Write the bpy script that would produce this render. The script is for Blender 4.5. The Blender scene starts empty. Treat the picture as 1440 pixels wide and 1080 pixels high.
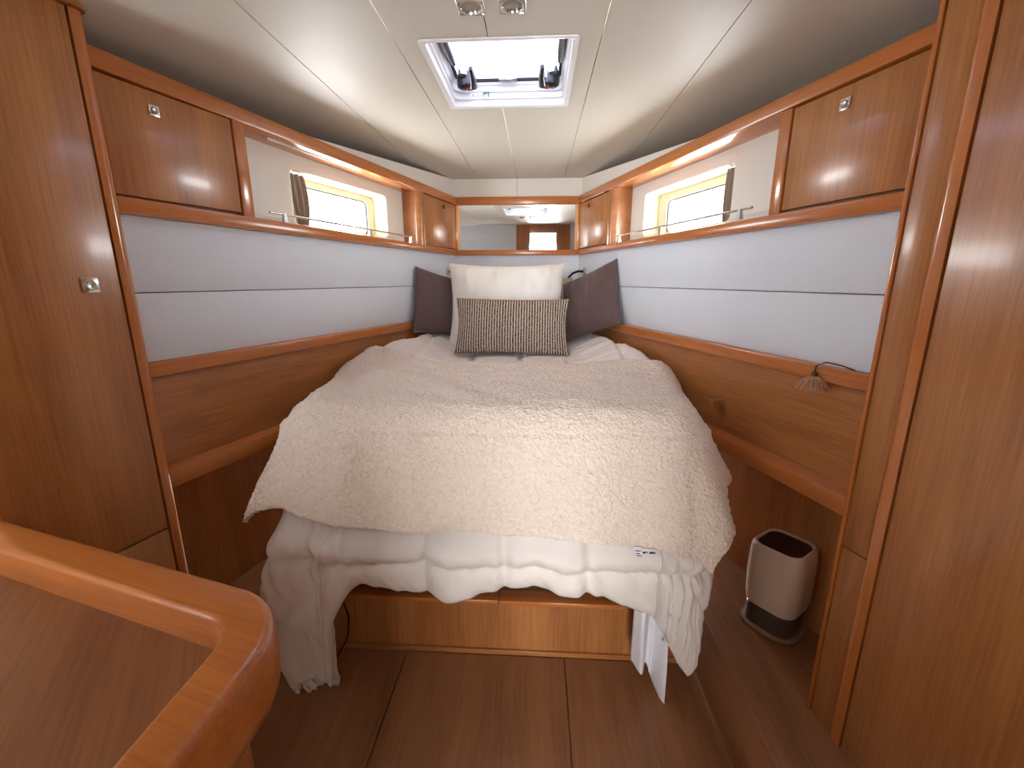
import bpy, bmesh, math, random
import numpy as np
from mathutils import Vector, Matrix, Euler, noise

random.seed(7)
S = bpy.context.scene
COL = S.collection
R = math.radians

# ------------------------------------------------------------------ camera
cam_d = bpy.data.cameras.new('camera')
cam = bpy.data.objects.new('camera', cam_d)
COL.objects.link(cam)
cam_d.sensor_width = 36.0
cam_d.lens = 620.0 / 1440.0 * 36.0
cam_d.clip_start = 0.02
cam.location = (0.155, 0.0, 1.45)
cam.rotation_euler = (R(90 - 13.3), 0, R(3.3))
S.camera = cam

# ------------------------------------------------------------------ daylight
world = bpy.data.worlds.new('overcast_sky')
S.world = world
world.use_nodes = True
bg = world.node_tree.nodes['Background']
bg.inputs['Color'].default_value = (0.97, 0.98, 1.0, 1)
bg.inputs['Strength'].default_value = 24.0


def portal(name, loc, rot, sx, sy):
    """marks a daylight opening for sampling; gives no light of its own"""
    l = bpy.data.lights.new(name, 'AREA')
    l.shape = 'RECTANGLE'
    l.size, l.size_y = sx, sy
    l.cycles.is_portal = True
    o = bpy.data.objects.new(name, l)
    COL.objects.link(o)
    o.location = loc
    o.rotation_euler = rot
    return o


S.view_settings.view_transform = 'Standard'
S.view_settings.look = 'None'
S.view_settings.exposure = 0.7
S.view_settings.gamma = 1.0
S.view_settings.use_curve_mapping = False

# ------------------------------------------------------------------ materials
MATS = {}


def new_mat(name):
    m = bpy.data.materials.new(name)
    m.use_nodes = True
    nt = m.node_tree
    b = nt.nodes['Principled BSDF']
    MATS[name] = m
    return m, nt, b


def lin(r, g, b):
    def f(c):
        c /= 255.0
        return c / 12.92 if c <= 0.04045 else ((c + 0.055) / 1.055) ** 2.4
    return (f(r), f(g), f(b), 1.0)


def node(nt, t, **kw):
    n = nt.nodes.new(t)
    for k, v in kw.items():
        setattr(n, k, v)
    return n


def wood(name, dark, light, axis='z', rotz=0.0, rough=0.3, coat=0.25, scale=1.0):
    """veneer with grain running along one axis (after turning about z)"""
    m, nt, b = new_mat(name)
    L = nt.links.new
    tc = node(nt, 'ShaderNodeTexCoord')
    mp0 = node(nt, 'ShaderNodeMapping')
    mp0.inputs['Rotation'].default_value = (0, 0, rotz)
    L(tc.outputs['Object'], mp0.inputs['Vector'])

    def grain(along, across, detail, dist):
        mp = node(nt, 'ShaderNodeMapping')
        sc = {'x': (along, across, across), 'y': (across, along, across), 'z': (across, across, along)}[axis]
        mp.inputs['Scale'].default_value = [q * scale for q in sc]
        L(mp0.outputs[0], mp.inputs['Vector'])
        n = node(nt, 'ShaderNodeTexNoise')
        n.inputs['Scale'].default_value = 1.0
        n.inputs['Detail'].default_value = detail
        n.inputs['Roughness'].default_value = 0.6
        n.inputs['Distortion'].default_value = dist
        L(mp.outputs[0], n.inputs['Vector'])
        return n
    broad = grain(0.9, 9.0, 3.0, 0.5)
    fine = grain(5.0, 170.0, 4.0, 0.15)
    mix = node(nt, 'ShaderNodeMix', data_type='FLOAT')
    mix.inputs[0].default_value = 0.45
    L(broad.outputs['Fac'], mix.inputs[2])
    L(fine.outputs['Fac'], mix.inputs[3])
    cr = node(nt, 'ShaderNodeValToRGB')
    cr.color_ramp.elements[0].position = 0.36
    cr.color_ramp.elements[0].color = dark
    cr.color_ramp.elements[1].position = 0.64
    cr.color_ramp.elements[1].color = light
    L(mix.outputs[0], cr.inputs['Fac'])
    L(cr.outputs['Color'], b.inputs['Base Color'])
    bp = node(nt, 'ShaderNodeBump')
    bp.inputs['Strength'].default_value = 0.05
    bp.inputs['Distance'].default_value = 0.001
    L(fine.outputs['Fac'], bp.inputs['Height'])
    L(bp.outputs['Normal'], b.inputs['Normal'])
    b.inputs['Roughness'].default_value = rough
    b.inputs['Coat Weight'].default_value = coat
    b.inputs['Coat Roughness'].default_value = 0.12
    return m


def plain(name, col, rough=0.6, metal=0.0, noise_scale=None, noise_amt=0.05, bump=0.0, coat=0.0, sheen=0.0):
    m, nt, b = new_mat(name)
    L = nt.links.new
    b.inputs['Base Color'].default_value = col
    b.inputs['Roughness'].default_value = rough
    b.inputs['Metallic'].default_value = metal
    b.inputs['Coat Weight'].default_value = coat
    b.inputs['Sheen Weight'].default_value = sheen
    if noise_scale:
        tc = node(nt, 'ShaderNodeTexCoord')
        n = node(nt, 'ShaderNodeTexNoise')
        n.inputs['Scale'].default_value = noise_scale
        n.inputs['Detail'].default_value = 4
        L(tc.outputs['Object'], n.inputs['Vector'])
        cr = node(nt, 'ShaderNodeValToRGB')
        cr.color_ramp.elements[0].position = 0.3
        cr.color_ramp.elements[1].position = 0.7
        cr.color_ramp.elements[0].color = [c * (1 - noise_amt) for c in col[:3]] + [1]
        cr.color_ramp.elements[1].color = [min(1, c * (1 + noise_amt)) for c in col[:3]] + [1]
        L(n.outputs['Fac'], cr.inputs['Fac'])
        L(cr.outputs['Color'], b.inputs['Base Color'])
        if bump:
            bp = node(nt, 'ShaderNodeBump')
            bp.inputs['Strength'].default_value = bump
            bp.inputs['Distance'].default_value = 0.002
            L(n.outputs['Fac'], bp.inputs['Height'])
            L(bp.outputs['Normal'], b.inputs['Normal'])
    return m


TH = R(16.5)                                   # the two side walls close in towards the bow
WD, WL = lin(150, 92, 48), lin(188, 126, 70)
wood('wood_vertical', WD, WL, 'z')
wood('wood_wall_left', WD, WL, 'y', rotz=TH)
wood('wood_wall_right', WD, WL, 'y', rotz=-TH)
wood('wood_across', WD, WL, 'x')
wood('trim_left', lin(176, 102, 48), lin(196, 120, 60), 'y', rotz=TH, rough=0.26)
wood('trim_right', lin(176, 102, 48), lin(196, 120, 60), 'y', rotz=-TH, rough=0.26)
wood('trim_across', lin(176, 102, 48), lin(196, 120, 60), 'x', rough=0.26)
wood('trim_vertical', lin(176, 102, 48), lin(196, 120, 60), 'z', rough=0.22, coat=0.4)
wood('floor_wood', lin(126, 84, 54), lin(162, 112, 74), 'y', rough=0.42, coat=0.05)
wood('tray_wood', lin(122, 74, 42), lin(152, 98, 58), 'y', rotz=R(-35), rough=0.38, coat=0.1)
plain('wall_vinyl', lin(222, 229, 238), 0.55, noise_scale=6, noise_amt=0.012)
plain('upstand_vinyl', lin(224, 218, 208), 0.6, noise_scale=90, noise_amt=0.02, bump=0.05)
plain('ceiling_vinyl', lin(204, 199, 186), 0.5, noise_scale=140, noise_amt=0.02, bump=0.06)
plain('plywood', lin(168, 140, 108), 0.8)
plain('niche_panel', lin(226, 224, 214), 0.5)
plain('window_liner', lin(214, 208, 180), 0.45)
plain('white_plastic', lin(236, 236, 236), 0.3, coat=0.2)
plain('black_plastic', lin(22, 23, 26), 0.28, coat=0.3)
plain('rubber', lin(16, 16, 17), 0.6)
plain('chrome', (0.82, 0.82, 0.83, 1), 0.14, metal=1.0)
plain('satin_steel', (0.62, 0.62, 0.62, 1), 0.32, metal=1.0)
plain('lamp_lens', lin(150, 138, 126), 0.25, coat=0.5)
plain('red_plastic', lin(170, 30, 26), 0.4)
plain('print_green', lin(6, 104, 58), 0.5)
plain('print_grey', lin(70, 74, 80), 0.5)
plain('print_white', lin(240, 240, 240), 0.5)
plain('print_black', lin(40, 38, 38), 0.6)
plain('duvet_cotton', lin(238, 230, 222), 0.85, noise_scale=420, noise_amt=0.02, bump=0.12, sheen=0.15)
plain('sheet_cotton', lin(240, 240, 244), 0.85, noise_scale=300, noise_amt=0.02, bump=0.1)
plain('mattress_ticking', lin(210, 200, 188), 0.9, noise_scale=60)
plain('white_linen', lin(240, 238, 232), 0.85, noise_scale=260, noise_amt=0.02, bump=0.15)
plain('taupe_linen', lin(176, 162, 150), 0.9, noise_scale=180, noise_amt=0.2, bump=0.3)
plain('brown_cotton', lin(96, 76, 74), 0.8, noise_scale=200, noise_amt=0.05, bump=0.1, sheen=0.2)
plain('curtain_cloth', lin(164, 148, 136), 0.75, noise_scale=200, noise_amt=0.04, sheen=0.3)
plain('speaker_cloth', lin(216, 196, 172), 0.9, noise_scale=700, noise_amt=0.12, bump=0.3)
plain('speaker_screen', lin(12, 16, 18), 0.2, coat=0.3)
plain('smoky_base', lin(72, 62, 54), 0.3, coat=0.3)
plain('mat_weave', lin(140, 116, 90), 0.8, noise_scale=260, noise_amt=0.2, bump=0.3)
plain('tassel_fibre', lin(196, 158, 128), 0.9, noise_scale=120, noise_amt=0.2)
plain('cord_brown', lin(92, 60, 40), 0.8)
plain('saloon_white', lin(220, 216, 208), 0.6)

# mirror
m, nt, b = new_mat('mirror_glass')
b.inputs['Base Color'].default_value = (0.86, 0.86, 0.85, 1)
b.inputs['Metallic'].default_value = 1.0
b.inputs['Roughness'].default_value = 0.02

# clear window glass: straight transmission with a faint gloss
m, nt, b = new_mat('clear_glass')
out = nt.nodes['Material Output']
tr = node(nt, 'ShaderNodeBsdfTransparent')
gl = node(nt, 'ShaderNodeBsdfGlossy')
gl.inputs['Roughness'].default_value = 0.05
mx = node(nt, 'ShaderNodeMixShader')
mx.inputs[0].default_value = 0.06
nt.links.new(tr.outputs[0], mx.inputs[1])
nt.links.new(gl.outputs[0], mx.inputs[2])
nt.links.new(mx.outputs[0], out.inputs['Surface'])

# hatch acrylic: milky, clear rounded middle, dotted screen print towards the corners
m, nt, b = new_mat('hatch_acrylic')
L = nt.links.new
out = nt.nodes['Material Output']
tc = node(nt, 'ShaderNodeTexCoord')
mp = node(nt, 'ShaderNodeMapping')
mp.inputs['Location'].default_value = (-0.027, -1.70, 0)
L(tc.outputs['Object'], mp.inputs['Vector'])
sep = node(nt, 'ShaderNodeSeparateXYZ')
L(mp.outputs[0], sep.inputs[0])


def mth(op, a, c=None):
    n = node(nt, 'ShaderNodeMath', operation=op)
    for i, v in enumerate((a, c)):
        if v is None:
            continue
        if isinstance(v, (int, float)):
            n.inputs[i].default_value = v
        else:
            L(v, n.inputs[i])
    return n.outputs[0]


ln = node(nt, 'ShaderNodeVectorMath', operation='LENGTH')
L(mp.outputs[0], ln.inputs[0])
disc = mth('LESS_THAN', mth('ADD', mth('POWER', mth('ABSOLUTE', mth('DIVIDE', sep.outputs[0], 0.155)), 2.0),
                            mth('POWER', mth('ABSOLUTE', mth('DIVIDE', sep.outputs[1], 0.245)), 2.0)), 1.0)
dots = mth('GREATER_THAN', mth('MULTIPLY', mth('SINE', mth('MULTIPLY', sep.outputs[0], 900.0)),
                               mth('SINE', mth('MULTIPLY', sep.outputs[1], 900.0))), 0.1)
fac = mth('MAXIMUM', disc, mth('MULTIPLY', dots, 0.35))
mixc = node(nt, 'ShaderNodeMix', data_type='RGBA')
mixc.inputs[6].default_value = (0.31, 0.32, 0.39, 1)
mixc.inputs[7].default_value = (0.44, 0.45, 0.50, 1)
L(fac, mixc.inputs[0])
tl = node(nt, 'ShaderNodeBsdfTranslucent')
L(mixc.outputs[2], tl.inputs['Color'])
gl = node(nt, 'ShaderNodeBsdfGlossy')
gl.inputs['Roughness'].default_value = 0.15
mx = node(nt, 'ShaderNodeMixShader')
mx.inputs[0].default_value = 0.05
L(tl.outputs[0], mx.inputs[1])
L(gl.outputs[0], mx.inputs[2])
L(mx.outputs[0], out.inputs['Surface'])

# sherpa fleece
m, nt, b = new_mat('sherpa_fleece')
L = nt.links.new
tc = node(nt, 'ShaderNodeTexCoord')
v1 = node(nt, 'ShaderNodeTexVoronoi', feature='SMOOTH_F1')
v1.inputs['Scale'].default_value = 120
nz = node(nt, 'ShaderNodeTexNoise')
nz.inputs['Scale'].default_value = 55
nz.inputs['Detail'].default_value = 3
va = node(nt, 'ShaderNodeVectorMath', operation='MULTIPLY_ADD')
va.inputs[1].default_value = (0.02, 0.02, 0.02)
L(tc.outputs['Object'], nz.inputs['Vector'])
L(nz.outputs['Color'], va.inputs[0])
L(tc.outputs['Object'], va.inputs[2])
L(va.outputs[0], v1.inputs['Vector'])
cr = node(nt, 'ShaderNodeValToRGB')
cr.color_ramp.elements[0].position = 0.15
cr.color_ramp.elements[0].color = lin(240, 226, 210)
cr.color_ramp.elements[1].position = 0.85
cr.color_ramp.elements[1].color = lin(226, 208, 190)
L(v1.outputs['Distance'], cr.inputs['Fac'])
L(cr.outputs['Color'], b.inputs['Base Color'])
bp = node(nt, 'ShaderNodeBump', invert=True)
bp.inputs['Strength'].default_value = 0.8
bp.inputs['Distance'].default_value = 0.008
L(v1.outputs['Distance'], bp.inputs['Height'])
L(bp.outputs['Normal'], b.inputs['Normal'])
b.inputs['Roughness'].default_value = 0.95
b.inputs['Sheen Weight'].default_value = 0.35

# ribbed woven cover of the lumbar pillow: cords alternate with speckled yarn
m, nt, b = new_mat('ribbed_weave')
L = nt.links.new
tc = node(nt, 'ShaderNodeTexCoord')
sep = node(nt, 'ShaderNodeSeparateXYZ')
L(tc.outputs['UV'], sep.inputs[0])
cord = mth('SINE', mth('MULTIPLY', sep.outputs[0], 2 * math.pi * 44))
mp = node(nt, 'ShaderNodeMapping')
mp.inputs['Scale'].default_value = (44, 34, 1)
L(tc.outputs['UV'], mp.inputs['Vector'])
nz = node(nt, 'ShaderNodeTexNoise')
nz.inputs['Scale'].default_value = 1.3
nz.inputs['Detail'].default_value = 2
L(mp.outputs[0], nz.inputs['Vector'])
yarn = node(nt, 'ShaderNodeValToRGB')
e = yarn.color_ramp.elements
e[0].position, e[0].color = 0.38, lin(52, 42, 38)
e[1].position, e[1].color = 0.50, lin(122, 102, 88)
q = e.new(0.66)
q.color = lin(160, 142, 126)
L(nz.outputs['Fac'], yarn.inputs['Fac'])
st = node(nt, 'ShaderNodeMapRange')
st.inputs[1].default_value = 0.3
st.inputs[2].default_value = 0.7
L(cord, st.inputs[0])
mixc = node(nt, 'ShaderNodeMix', data_type='RGBA')
mixc.inputs[7].default_value = lin(216, 202, 182)
L(st.outputs[0], mixc.inputs[0])
L(yarn.outputs['Color'], mixc.inputs[6])
L(mixc.outputs[2], b.inputs['Base Color'])
b.inputs['Roughness'].default_value = 0.95


# ------------------------------------------------------------------ builders
def tag(o, label=None, cat=None, group=None, kind=None):
    if label:
        o['label'] = label
    if cat:
        o['category'] = cat
    if group:
        o['group'] = group
    if kind:
        o['kind'] = kind
    return o


def empty(name, loc=(0, 0, 0)):
    o = bpy.data.objects.new(name, None)
    o.empty_display_size = 0.05
    COL.objects.link(o)
    o.location = loc
    return o


def root_loc(o):
    v = Vector((0, 0, 0))
    while o:
        v += o.location
        o = o.parent
    return v


def mk(name, verts, faces, mat, parent=None, smooth=False, origin=None, bevel=0.0, segs=2, uv=None):
    """one mesh object from world-space vertices"""
    verts = [Vector(v) for v in verts]
    base = root_loc(parent) if parent else (Vector(origin) if origin else
           Vector((sum(v.x for v in verts) / len(verts), sum(v.y for v in verts) / len(verts), min(v.z for v in verts))))
    me = bpy.data.meshes.new(name)
    me.from_pydata([v - base for v in verts], [], faces)
    bm = bmesh.new()
    bm.from_mesh(me)
    bmesh.ops.recalc_face_normals(bm, faces=bm.faces)
    if bevel:
        bmesh.ops.bevel(bm, geom=list(bm.edges), offset=bevel, segments=segs, affect='EDGES', profile=0.5, clamp_overlap=True)
    bm.to_mesh(me)
    bm.free()
    if smooth:
        me.polygons.foreach_set('use_smooth', [True] * len(me.polygons))
    me.materials.append(MATS[mat])
    if uv is not None:
        lay = me.uv_layers.new(name='UVMap')
        for lp in me.loops:
            lay.data[lp.index].uv = uv[lp.vertex_index]
    o = bpy.data.objects.new(name, me)
    COL.objects.link(o)
    if parent:
        o.parent = parent
    else:
        o.location = base
    if bevel or smooth:
        try:
            me.set_sharp_from_angle(angle=R(50))
        except Exception:
            pass
        if bevel:
            me.polygons.foreach_set('use_smooth', [True] * len(me.polygons))
            me.set_sharp_from_angle(angle=R(40))
    return o


BOXF = [(0, 1, 2, 3), (4, 7, 6, 5), (0, 4, 5, 1), (1, 5, 6, 2), (2, 6, 7, 3), (3, 7, 4, 0)]


def box(name, x0, x1, y0, y1, z0, z1, mat, parent=None, bevel=0.0, segs=2):
    v = [(x0, y0, z0), (x1, y0, z0), (x1, y1, z0), (x0, y1, z0), (x0, y0, z1), (x1, y0, z1), (x1, y1, z1), (x0, y1, z1)]
    return mk(name, v, BOXF, mat, parent, bevel=bevel, segs=segs)


XC, YB = 0.42, 3.30                            # where the side walls meet the bow wall


def WP(side, s, n, z):
    """point on a side wall: s metres aft of the bow corner, n metres inboard of the joinery face"""
    x = -XC - s * math.sin(TH) + n * math.cos(TH)
    y = YB - s * math.cos(TH) - n * math.sin(TH)
    return (x if side < 0 else -x, y, z)


def wbox(name, side, s0, s1, n0, n1, z0, z1, mat, parent=None, bevel=0.0, segs=2, z0b=None, z1b=None):
    a, c = z0, z1
    d, e = (z0 if z0b is None else z0b), (z1 if z1b is None else z1b)
    v = [WP(side, s0, n0, a), WP(side, s1, n0, d), WP(side, s1, n1, d), WP(side, s0, n1, a),
         WP(side, s0, n0, c), WP(side, s1, n0, e), WP(side, s1, n1, e), WP(side, s0, n1, c)]
    return mk(name, v, BOXF, mat, parent, bevel=bevel, segs=segs)


def tube_pts(path, rad, seg=10, caps=True):
    path = [Vector(p) for p in path]
    V, F = [], []
    up0 = None
    for i, p in enumerate(path):
        t = (path[min(i + 1, len(path) - 1)] - path[max(i - 1, 0)]).normalized()
        if up0 is None:
            up0 = Vector((0, 0, 1)) if abs(t.z) < 0.9 else Vector((1, 0, 0))
        a = t.cross(up0).normalized()
        up0 = a.cross(t).normalized()
        r = rad[i] if isinstance(rad, (list, tuple)) else rad
        for k in range(seg):
            w = 2 * math.pi * k / seg
            V.append(p + a * (r * math.cos(w)) + up0 * (r * math.sin(w)))
    for i in range(len(path) - 1):
        for k in range(seg):
            F.append((i * seg + k, i * seg + (k + 1) % seg, (i + 1) * seg + (k + 1) % seg, (i + 1) * seg + k))
    if caps:
        F.append(tuple(range(seg)))
        n = (len(path) - 1) * seg
        F.append(tuple(n + k for k in range(seg)))
    return V, F


def tube(name, path, rad, mat, parent=None, seg=10):
    V, F = tube_pts(path, rad, seg)
    return mk(name, V, F, mat, parent, smooth=True)


def loft(loops, close_first=False, close_last=False):
    """faces joining a list of equal-length closed loops"""
    n = len(loops[0])
    V = [p for lp in loops for p in lp]
    F = []
    for i in range(len(loops) - 1):
        for k in range(n):
            F.append((i * n + k, i * n + (k + 1) % n, (i + 1) * n + (k + 1) % n, (i + 1) * n + k))
    if close_first:
        F.append(tuple(range(n)))
    if close_last:
        F.append(tuple((len(loops) - 1) * n + k for k in range(n)))
    return V, F


def rrect(a0, a1, b0, b1, r, k=8):
    """rounded rectangle as a 2-D loop, 4*k points"""
    out = []
    for cx, cy, st in ((a1 - r, b1 - r, 0), (a0 + r, b1 - r, 90), (a0 + r, b0 + r, 180), (a1 - r, b0 + r, 270)):
        for i in range(k):
            w = R(st + 90.0 * i / (k - 1))
            out.append((cx + r * math.cos(w), cy + r * math.sin(w)))
    return out


def rect_like(a0, a1, b0, b1, k=8):
    """plain rectangle sampled to pair up with rrect"""
    out = []
    for cx, cy in ((a1, b1), (a0, b1), (a0, b0), (a1, b0)):
        out += [(cx, cy)] * k
    return out


def disc_pts(c, nrm, rad, seg=24):
    c, nrm = Vector(c), Vector(nrm).normalized()
    a = nrm.orthogonal().normalized()
    d = nrm.cross(a)
    return [c + a * (rad * math.cos(2 * math.pi * k / seg)) + d * (rad * math.sin(2 * math.pi * k / seg)) for k in range(seg)]


# ------------------------------------------------------------------ the cabin shell
# floor: three wide boards with open joints
fl = tag(empty('floor', (0, 1.0, 0)), 'brown wood floor boards with dark joints', kind='structure')
for x0, x1 in ((-1.3, -0.3515), (-0.3485, 0.2765), (0.2795, 1.3)):
    box('floor_board', x0, x1, -0.40, 1.45, -0.02, 0.0, 'floor_wood', fl, bevel=0.0012, segs=1)
box('subfloor', -1.6, 1.6, -0.45, 3.5, -0.06, -0.022, 'plywood', fl)

ZC = 2.138


def ceil_z(x, y):
    a = max(0.0, abs(x) - 0.43) / 0.6
    z = ZC - 0.035 * a * a
    if y < 1.28:
        z += 0.075 * (1.28 - y)                # headlining rises towards the doorway
    return z


ce = tag(empty('ceiling', (0, 1.6, ZC)), 'cream vinyl headlining in long panels with thin seams', kind='structure')
HX0, HX1, HY0, HY1 = -0.200, 0.255, 1.487, 1.998     # hatch opening


def ceil_panel(x0, x1):
    g = 0.0014
    xs = sorted(set([x0 + g, x1 - g] + [x0 + g + (x1 - x0 - 2 * g) * i / 6 for i in range(1, 6)] +
                    [h for h in (HX0, HX1) if x0 < h < x1]))
    ys = sorted(set([-0.40, 0.2, 0.8, 1.28, HY0, HY1, 2.4, 2.9, 3.36]))
    V, F, idx = [], [], {}

    def vi(x, y):
        k = (round(x, 5), round(y, 5))
        if k not in idx:
            idx[k] = len(V)
            V.append((x, y, ceil_z(x, y)))
        return idx[k]
    for i in range(len(xs) - 1):
        for j in range(len(ys) - 1):
            cx, cy = (xs[i] + xs[i + 1]) / 2, (ys[j] + ys[j + 1]) / 2
            if HX0 < cx < HX1 and HY0 < cy < HY1:
                continue
            F.append((vi(xs[i], ys[j]), vi(xs[i + 1], ys[j]), vi(xs[i + 1], ys[j + 1]), vi(xs[i], ys[j + 1])))
    n0 = len(V)
    V += [(x, y, z + 0.006) for x, y, z in V]
    cnt = {}
    for f in F:
        for p, q in zip(f, f[1:] + f[:1]):
            cnt[tuple(sorted((p, q)))] = cnt.get(tuple(sorted((p, q))), 0) + 1
    F += [tuple(q + n0 for q in f) for f in F]
    F += [(p, q, q + n0, p + n0) for (p, q), c in cnt.items() if c == 1]
    return mk('ceiling_panel', V, F, 'ceiling_vinyl', ce, smooth=True)


for x0, x1 in ((-1.75, -0.62), (-0.62, -0.28), (-0.28, 0.0), (0.0, 0.33), (0.33, 0.68), (0.68, 1.75)):
    ceil_panel(x0, x1)
V, F = [], []
for (x0, x1, y0, y1) in ((-1.8, HX0, -0.4, 3.4), (HX1, 1.8, -0.4, 3.4), (HX0, HX1, -0.4, HY0), (HX0, HX1, HY1, 3.4)):
    k = len(V)
    V += [(x0, y0, 2.30), (x1, y0, 2.30), (x1, y1, 2.17), (x0, y1, 2.17)]
    F.append((k, k + 1, k + 2, k + 3))
mk('deck_underside', V, F, 'plywood', ce)

# --- side walls -------------------------------------------------------------
WALL = {}
SIDE = {-1: 'left', 1: 'right'}
NEAR = {-1: 2.20, 1: 2.26}                     # s at which the wardrobes begin
for sd in (-1, 1):
    nm = SIDE[sd]
    wl_m_top = 'wood_wall_' + nm
    w = tag(empty('wall_' + nm, WP(sd, 1.2, -0.03, 0)), 'white vinyl side wall above wood panelling', kind='structure')
    WALL[sd] = w
    wl_m, tr_m = 'wood_wall_' + nm, 'trim_' + nm
    E1 = NEAR[sd]
    wbox('wall_panel', sd, -0.06, E1, -0.05, -0.035, 1.4125, 1.66, 'wall_vinyl', w, bevel=0.002)
    wbox('wall_panel', sd, -0.06, E1, -0.05, -0.035, 1.185, 1.4095, 'wall_vinyl', w, bevel=0.002)
    wbox('wall_backing', sd, -0.06, E1, -0.07, -0.051, 1.165, 1.629, 'plywood', w)
    # white upstand between the top fascia and the headlining
    wbox('upstand_panel', sd, -0.04, 1.55, -0.047, -0.040, 1.98, 2.142, 'upstand_vinyl', w, z1b=(2.036 if sd < 0 else 2.008), z0b=1.98)
    wbox('hull_lining', sd, -0.1, 2.6, -0.40, -0.38, 1.975, 2.18, 'upstand_vinyl', w)
    wbox('cabinet_top_light_stop', sd, -0.06, 2.6, -0.40, -0.115, 1.972, 2.000, wl_m_top, w, z0b=2.004, z1b=2.03)  # added out of sight to stop daylight leaking in over the cabinets
    wbox('wood_panel', sd, 0.0, E1, -0.05, -0.022, 0.84, 1.160, wl_m, w)
    wbox('recess_panel', sd, 0.0, 2.40, -0.27, -0.25, 0.0, 0.86, 'wood_vertical', w)
    tag(wbox('trim_%d' % (1 if sd < 0 else 2), sd, -0.03, E1, -0.05, 0.0, 1.155, 1.200, tr_m, bevel=0.006), kind='structure',
        label='wood rail capping the panelling under the white wall')
    tag(wbox('trim_%d' % (3 if sd < 0 else 4), sd, 0.2, E1, -0.26, 0.034, 0.802, 0.860, tr_m, bevel=0.008), kind='structure',
        label='low wood ledge along the side panelling')
    # overhead fascia and shelf edge run the whole length of the wall
    zt0, zt1 = (1.999, 2.052) if sd < 0 else (1.972, 2.016)
    tag(wbox('trim_%d' % (5 if sd < 0 else 6), sd, 0.0, E1, -0.13, 0.0, 1.963, 2.015, tr_m, bevel=0.007, z0b=zt0, z1b=zt1),
        kind='structure', label='top wood fascia over the cabinets and window')
    zb0, zb1 = (1.636, 1.683) if sd < 0 else (1.619, 1.662)
    tag(wbox('trim_%d' % (7 if sd < 0 else 8), sd, 0.0, E1, -0.034, 0.0, 1.622, 1.658, tr_m, bevel=0.007, z0b=zb0, z1b=zb1),
        kind='structure', label='wood shelf edge below the cabinets and window')
    wbox('shelf_board', sd, 0.0, E1, -0.24, -0.034, 1.630, 1.650, 'niche_panel', w)
    # raised footway along the hull side
    xs = 1 if sd > 0 else -1
    V = [(xs * 0.77, 0.55, 0.0), (xs * 1.5, 0.55, 0.0), (xs * 1.5, 2.2, 0.0), (xs * 0.77, 2.2, 0.0),
         (xs * 0.83, 0.55, 0.15), (xs * 1.5, 0.55, 0.15), (xs * 1.5, 2.2, 0.15), (xs * 0.83, 2.2, 0.15)]
    mk('side_step', V, BOXF, 'floor_wood', w, bevel=0.006)
    # wall continues aft behind the wardrobes to the doorway
    wbox('aft_panel', sd, 2.3, 3.86, -0.30, -0.27, 0.0, 2.3, 'wall_vinyl', w)

# --- bow wall ----------------------------------------------------------------
wb = tag(empty('wall_back', (0, YB, 0)), 'white bow wall behind the pillows', kind='structure')
box('wall_panel', -0.50, 0.50, 3.335, 3.35, 0.9, 1.66, 'wall_vinyl', wb)
box('wall_backing', -0.52, 0.52, 3.352, 3.37, 0.0, 2.2, 'plywood', wb)
box('wall_backing', -0.82, 0.82, 3.372, 3.39, 1.972, 2.2, 'plywood', wb)  # unseen closing plate, added to keep daylight out of the bow corners
box('upstand_panel', -0.47, -0.0015, 3.325, 3.34, 1.98, 2.145, 'upstand_vinyl', wb)
box('upstand_panel', 0.0015, 0.47, 3.325, 3.34, 1.98, 2.145, 'upstand_vinyl', wb)
tag(box('trim_9', -0.428, 0.428, 3.285, 3.335, 1.963, 2.015, 'trim_across', bevel=0.006), kind='structure', label='wood rail over the bow mirror')
tag(box('trim_10', -0.43, 0.43, 3.275, 3.335, 1.622, 1.658, 'trim_across', bevel=0.006), kind='structure', label='wood rail under the bow mirror')

# --- aft bulkhead and doorway behind the viewer ------------------------------
DX0, DX1 = 0.02, 0.42
wa = tag(empty('wall_aft', (0, -0.37, 0)), 'white bulkhead with the doorway to the saloon', kind='structure')
box('wall_panel', -1.7, DX0, -0.40, -0.36, 0, 2.04, 'wall_vinyl', wa, bevel=0.002)
box('wall_panel', -1.7, DX0, -0.40, -0.36, 2.043, 2.30, 'wall_vinyl', wa, bevel=0.002)
box('wall_panel', DX1, 1.75, -0.40, -0.36, 0, 2.04, 'wall_vinyl', wa, bevel=0.002)
box('wall_panel', DX1, 1.75, -0.40, -0.36, 2.043, 2.30, 'wall_vinyl', wa, bevel=0.002)
box('wall_panel', DX0, DX1, -0.40, -0.36, 2.15, 2.30, 'wall_vinyl', wa)
df = tag(empty('door_1', (0.21, -0.37, 0)), 'wood frame of the saloon doorway', kind='structure')
box('door_jamb', DX0 - 0.20, DX0, -0.42, -0.335, 0, 2.25, 'wood_vertical', df, bevel=0.006)
box('door_jamb', DX1, DX1 + 0.20, -0.42, -0.335, 0, 2.25, 'wood_vertical', df, bevel=0.006)
box('door_head', DX0, DX1, -0.42, -0.335, 2.13, 2.25, 'wood_vertical', df, bevel=0.006)
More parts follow.
